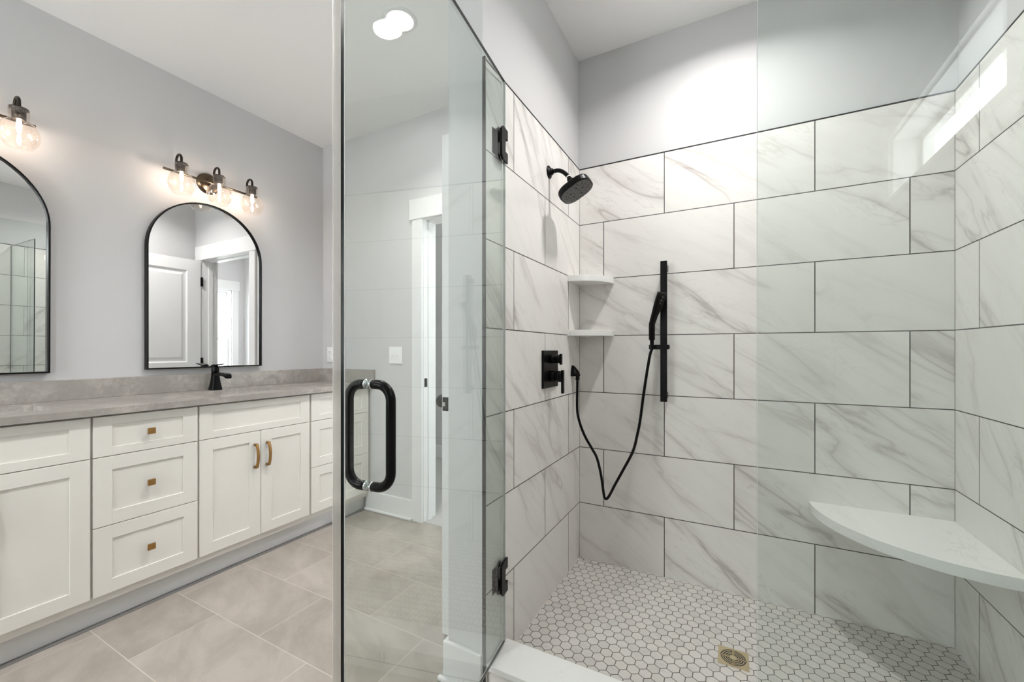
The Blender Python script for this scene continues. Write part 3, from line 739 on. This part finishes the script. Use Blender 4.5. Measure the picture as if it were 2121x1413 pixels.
# valve trim
t = thing('shower_valve', 'square black shower valve plate with two lever knobs', 'shower valve', (XL, 1.772, -0.088+CAMZ))
b = MB(); b.box(XL, XL+0.010, 1.684, 1.858, -0.174+CAMZ, -0.004+CAMZ, bev=0.0015); b.build('plate', M['black'], t)
for zc_, r, L, y in ((-0.0425+CAMZ, 0.020, 0.058, 1.765), (-0.122+CAMZ, 0.026, 0.066, 1.765)):
    b = MB(); b.cyl((XL+0.009, y, zc_), (XL+0.034, y, zc_), r); b.cyl((XL+0.036, y, zc_), (XL+L, y, zc_), r*0.97); b.cyl((XL+0.03, y, zc_), (XL+0.04, y, zc_), r*0.88); kb = b.build('knob', M['black'], t)
    b = MB()
    if r < 0.025: b.box(XL+L-0.002, XL+L+0.007, y-0.008, y+0.008, zc_-0.026, zc_+0.024, bev=0.001)
    else: b.box(XL+L-0.002, XL+L+0.008, y-0.009, y+0.009, zc_-0.076, zc_+0.029, bev=0.001)
    b.build('lever', M['black'], kb)

# hose outlet elbow
ey = 2.088
t = thing('hose_outlet', 'small black wall elbow feeding the hand shower hose', 'hose outlet', (XL, ey, -0.12+CAMZ))
b = MB(); zt_, zb_ = -0.083+CAMZ, -0.139+CAMZ
loops = []
for i in range(9):
    s = i/8; z = zt_ + (zb_-zt_)*s; d_ = 0.006 + 0.036*math.sin(s*PI/2)**0.9; w = 0.010 + 0.018*math.sin(min(1, s*1.25)*PI/2)
    loops.append([(XL + d_*max(0, math.sin(PI*j/10))**0.75, ey - w*math.cos(PI*j/10), z) for j in range(11)])
b.loft(loops, smooth=True); b.build('elbow', M['black'], t)
b = MB(); b.cyl((XL+0.028, ey, zb_+0.002), (XL+0.028, ey, zb_-0.012), 0.0095); b.cyl((XL+0.028, ey, zb_-0.010), (XL+0.028, ey, zb_-0.020), 0.0112, n=12); b.build('connector', M['black'], t)

# slide bar
t = thing('slide_bar', 'flat vertical black slide bar on the back shower wall', 'slide bar', (-0.295, YB, 0.09+CAMZ))
b = MB(); b.box(-0.3105, -0.2795, YB-0.064, YB-0.050, -0.256+CAMZ, 0.435+CAMZ, bev=0.0012); b.build('bar', M['black'], t)
for zz in (0.405+CAMZ, -0.226+CAMZ):
    b = MB(); b.box(-0.309, -0.281, YB-0.051, YB, zz-0.014, zz+0.014, bev=0.001); b.build('bracket', M['black'], t)
b = MB(); b.box(-0.362, -0.270, YB-0.078, YB-0.0645, 0.001+CAMZ, 0.024+CAMZ, bev=0.0015); b.box(-0.318, -0.268, YB-0.0775, YB-0.040, 0.002+CAMZ, 0.023+CAMZ, bev=0.0015); b.build('slider', M['black'], t)

# hand shower with hose
hx, hy_ = -0.3445, YB-0.094
t = thing('hand_shower', 'black hand shower resting on the slide bar, its hose hanging in a loop', 'hand shower', (hx, hy_, 0.01+CAMZ))
b = MB(); loops = []
for s, (x, y, z, w, h, tx) in enumerate(((hx,hy_,0.012,0.016,0.016,0),(hx,hy_,0.045,0.017,0.017,0),(hx,hy_-0.002,0.048,0.0255,0.024,0),(hx,hy_-0.003,0.085,0.0265,0.024,0),(hx+0.001,hy_-0.006,0.125,0.027,0.024,0.12),
        (hx+0.014,hy_-0.014,0.165,0.030,0.026,0.40),(hx+0.030,hy_-0.026,0.205,0.042,0.023,0.46),(hx+0.044,hy_-0.038,0.245,0.046,0.019,0.46),(hx+0.054,hy_-0.046,0.270,0.046,0.016,0.46))):
    ax = Vector((math.sin(tx), -math.sin(tx)*0.8, math.cos(tx))).normalized()
    side = Vector((0.66, 0.75, 0)); side = (side - ax*side.dot(ax)).normalized(); nrm = ax.cross(side)
    loops.append([Vector((x, y, z+CAMZ)) + side*a + nrm*c for a, c in rrect(w, h, min(w, h)*0.34, 4)])
b.loft(loops, smooth=True); wd = b.build('wand', M['black'], t)
ax = Vector((math.sin(0.46), -math.sin(0.46)*0.8, math.cos(0.46))).normalized()
side = Vector((0.66, 0.75, 0)); side = (side - ax*side.dot(ax)).normalized(); nrm = ax.cross(side)
if nrm.x < 0: nrm = -nrm
b = MB(); c0 = Vector((hx+0.039, hy_-0.034, 0.232+CAMZ))
for i in range(4): b.lathe([(0,0.0125),(0.0052,0.0125),(0.006,0.0105),(0,0.0105)], c0 + ax*(0.016*(i-1.5)), nrm, n=12)
b.build('nozzles', M['slot'], wd)
hp = [(-0.7174,2.088,-0.150),(-0.7185,2.088,-0.20),(-0.7193,2.09,-0.321),(-0.705,2.093,-0.39),(-0.677,2.095,-0.4574),(-0.640,2.097,-0.518),(-0.615,2.098,-0.5637),(-0.5947,2.10,-0.6482),(-0.5821,2.10,-0.7333),(-0.5745,2.10,-0.7625),(-0.5571,2.10,-0.7539),(-0.522,2.10,-0.683),(-0.4837,2.10,-0.6082),(-0.4338,2.10,-0.5054),(-0.4125,2.10,-0.42),(-0.3988,2.10,-0.3466),(-0.3803,2.10,-0.2029),(-0.3552,2.104,-0.0368),(hx,hy_,0.002),(hx,hy_,0.014)]
def catmull(P, n=8):
    P = [Vector(p) for p in P]; P = [P[0]*2-P[1]] + P + [P[-1]*2-P[-2]]; out = []
    for i in range(1, len(P)-2):
        for k in range(n):
            s = k/n; a, b_, c, d_ = P[i-1], P[i], P[i+1], P[i+2]
            out.append(0.5*((2*b_) + (c-a)*s + (2*a-5*b_+4*c-d_)*s*s + (3*b_-a-3*c+d_)*s**3))
    out.append(P[-2]); return out
b = MB(); b.tube(catmull([(x, y, z+CAMZ) for x, y, z in hp]), 0.0068, 12); b.build('hose', M['black'], t)

# corner shelves, bench, drain
def corner(name, label, cat, cx, cy, sx, r, z0, z1, group=None, n=40, bev=0.0016):
    b = MB(); poly = [(cx, cy)] + [(cx + sx*r*math.cos(PI/2*i/n), cy - r*math.sin(PI/2*i/n)) for i in range(n+1)]
    b.prism(poly, z0, z1, bev=bev); return tag(b.build(name, M['quartz']), label, cat, group)
g = 'corner shelves in the shower'
corner('corner_shelf', 'upper of the two small white quartz corner shelves in the shower', 'shelf', XL, YB, 1, 0.192, 0.350+CAMZ, 0.381+CAMZ, g)
corner('corner_shelf', 'lower of the two small white quartz corner shelves in the shower', 'shelf', XL, YB, 1, 0.192, 0.071+CAMZ, 0.101+CAMZ, g)
corner('shower_bench', 'white quartz quarter-round bench in the right corner of the shower', 'bench', XR, YB, -1, 0.4605, -0.698+CAMZ, -0.660+CAMZ, n=64)

dx_, dy_ = 0.0050, 1.7435
t = thing('shower_drain', 'square gold drain grate in the hexagon tile shower floor', 'drain', (dx_, dy_, ZSF))
hw = 0.0505; zf = ZSF+0.0022
b = MB(); b.box(dx_-hw+0.003, dx_+hw-0.003, dy_-hw+0.003, dy_+hw-0.003, ZSF+0.0001, ZSF+0.0006); b.build('well', M['slot'], t)
b = MB()
def annulus(r0, r1, a0, a1, n):
    L = []
    for i in range(n+1):
        a = a0+(a1-a0)*i/n; c, s = math.cos(a), math.sin(a)
        L.append([(dx_+c*r0, dy_+s*r0, ZSF+0.0006), (dx_+c*r1, dy_+s*r1, ZSF+0.0006), (dx_+c*r1, dy_+s*r1, zf), (dx_+c*r0, dy_+s*r0, zf)])
    b.loft(L, cap=(True, True))
b.lathe([(0,0.0022),(0.0135,0.0022),(0.0135,0.0006),(0,0.0006)], (dx_, dy_, ZSF), n=32, smooth=False)
for r0, r1 in ((0.0185, 0.0215), (0.0265, 0.0295), (0.0345, 0.0375)): annulus(r0, r1, 0, 2*PI, 48)
for k in range(4): 
    a = k*PI/2; Mx = Matrix.Translation((dx_, dy_, 0)) @ Matrix.Rotation(a, 4, 'Z')
    b.box(0.012, 0.044, -0.0035, 0.0035, ZSF+0.0006, zf, M=Mx)
# square plate with a round opening
N_ = 64; inner = [(0.0420*math.cos(2*PI*i/N_), 0.0420*math.sin(2*PI*i/N_)) for i in range(N_)]
def onsq(a):
    c, s = math.cos(a), math.sin(a); k = hw/max(abs(c), abs(s)); return (c*k, s*k)
outer = [onsq(2*PI*i/N_) for i in range(N_)]
LL = lambda P, z: [(dx_+x, dy_+y, z) for x, y in P]
b.loft([LL(inner, ZSF+0.0006), LL(inner, zf), LL(outer, zf), LL(outer, ZSF+0.0003)], cap=(False, False))
b.build('grate', M['gold'], t)
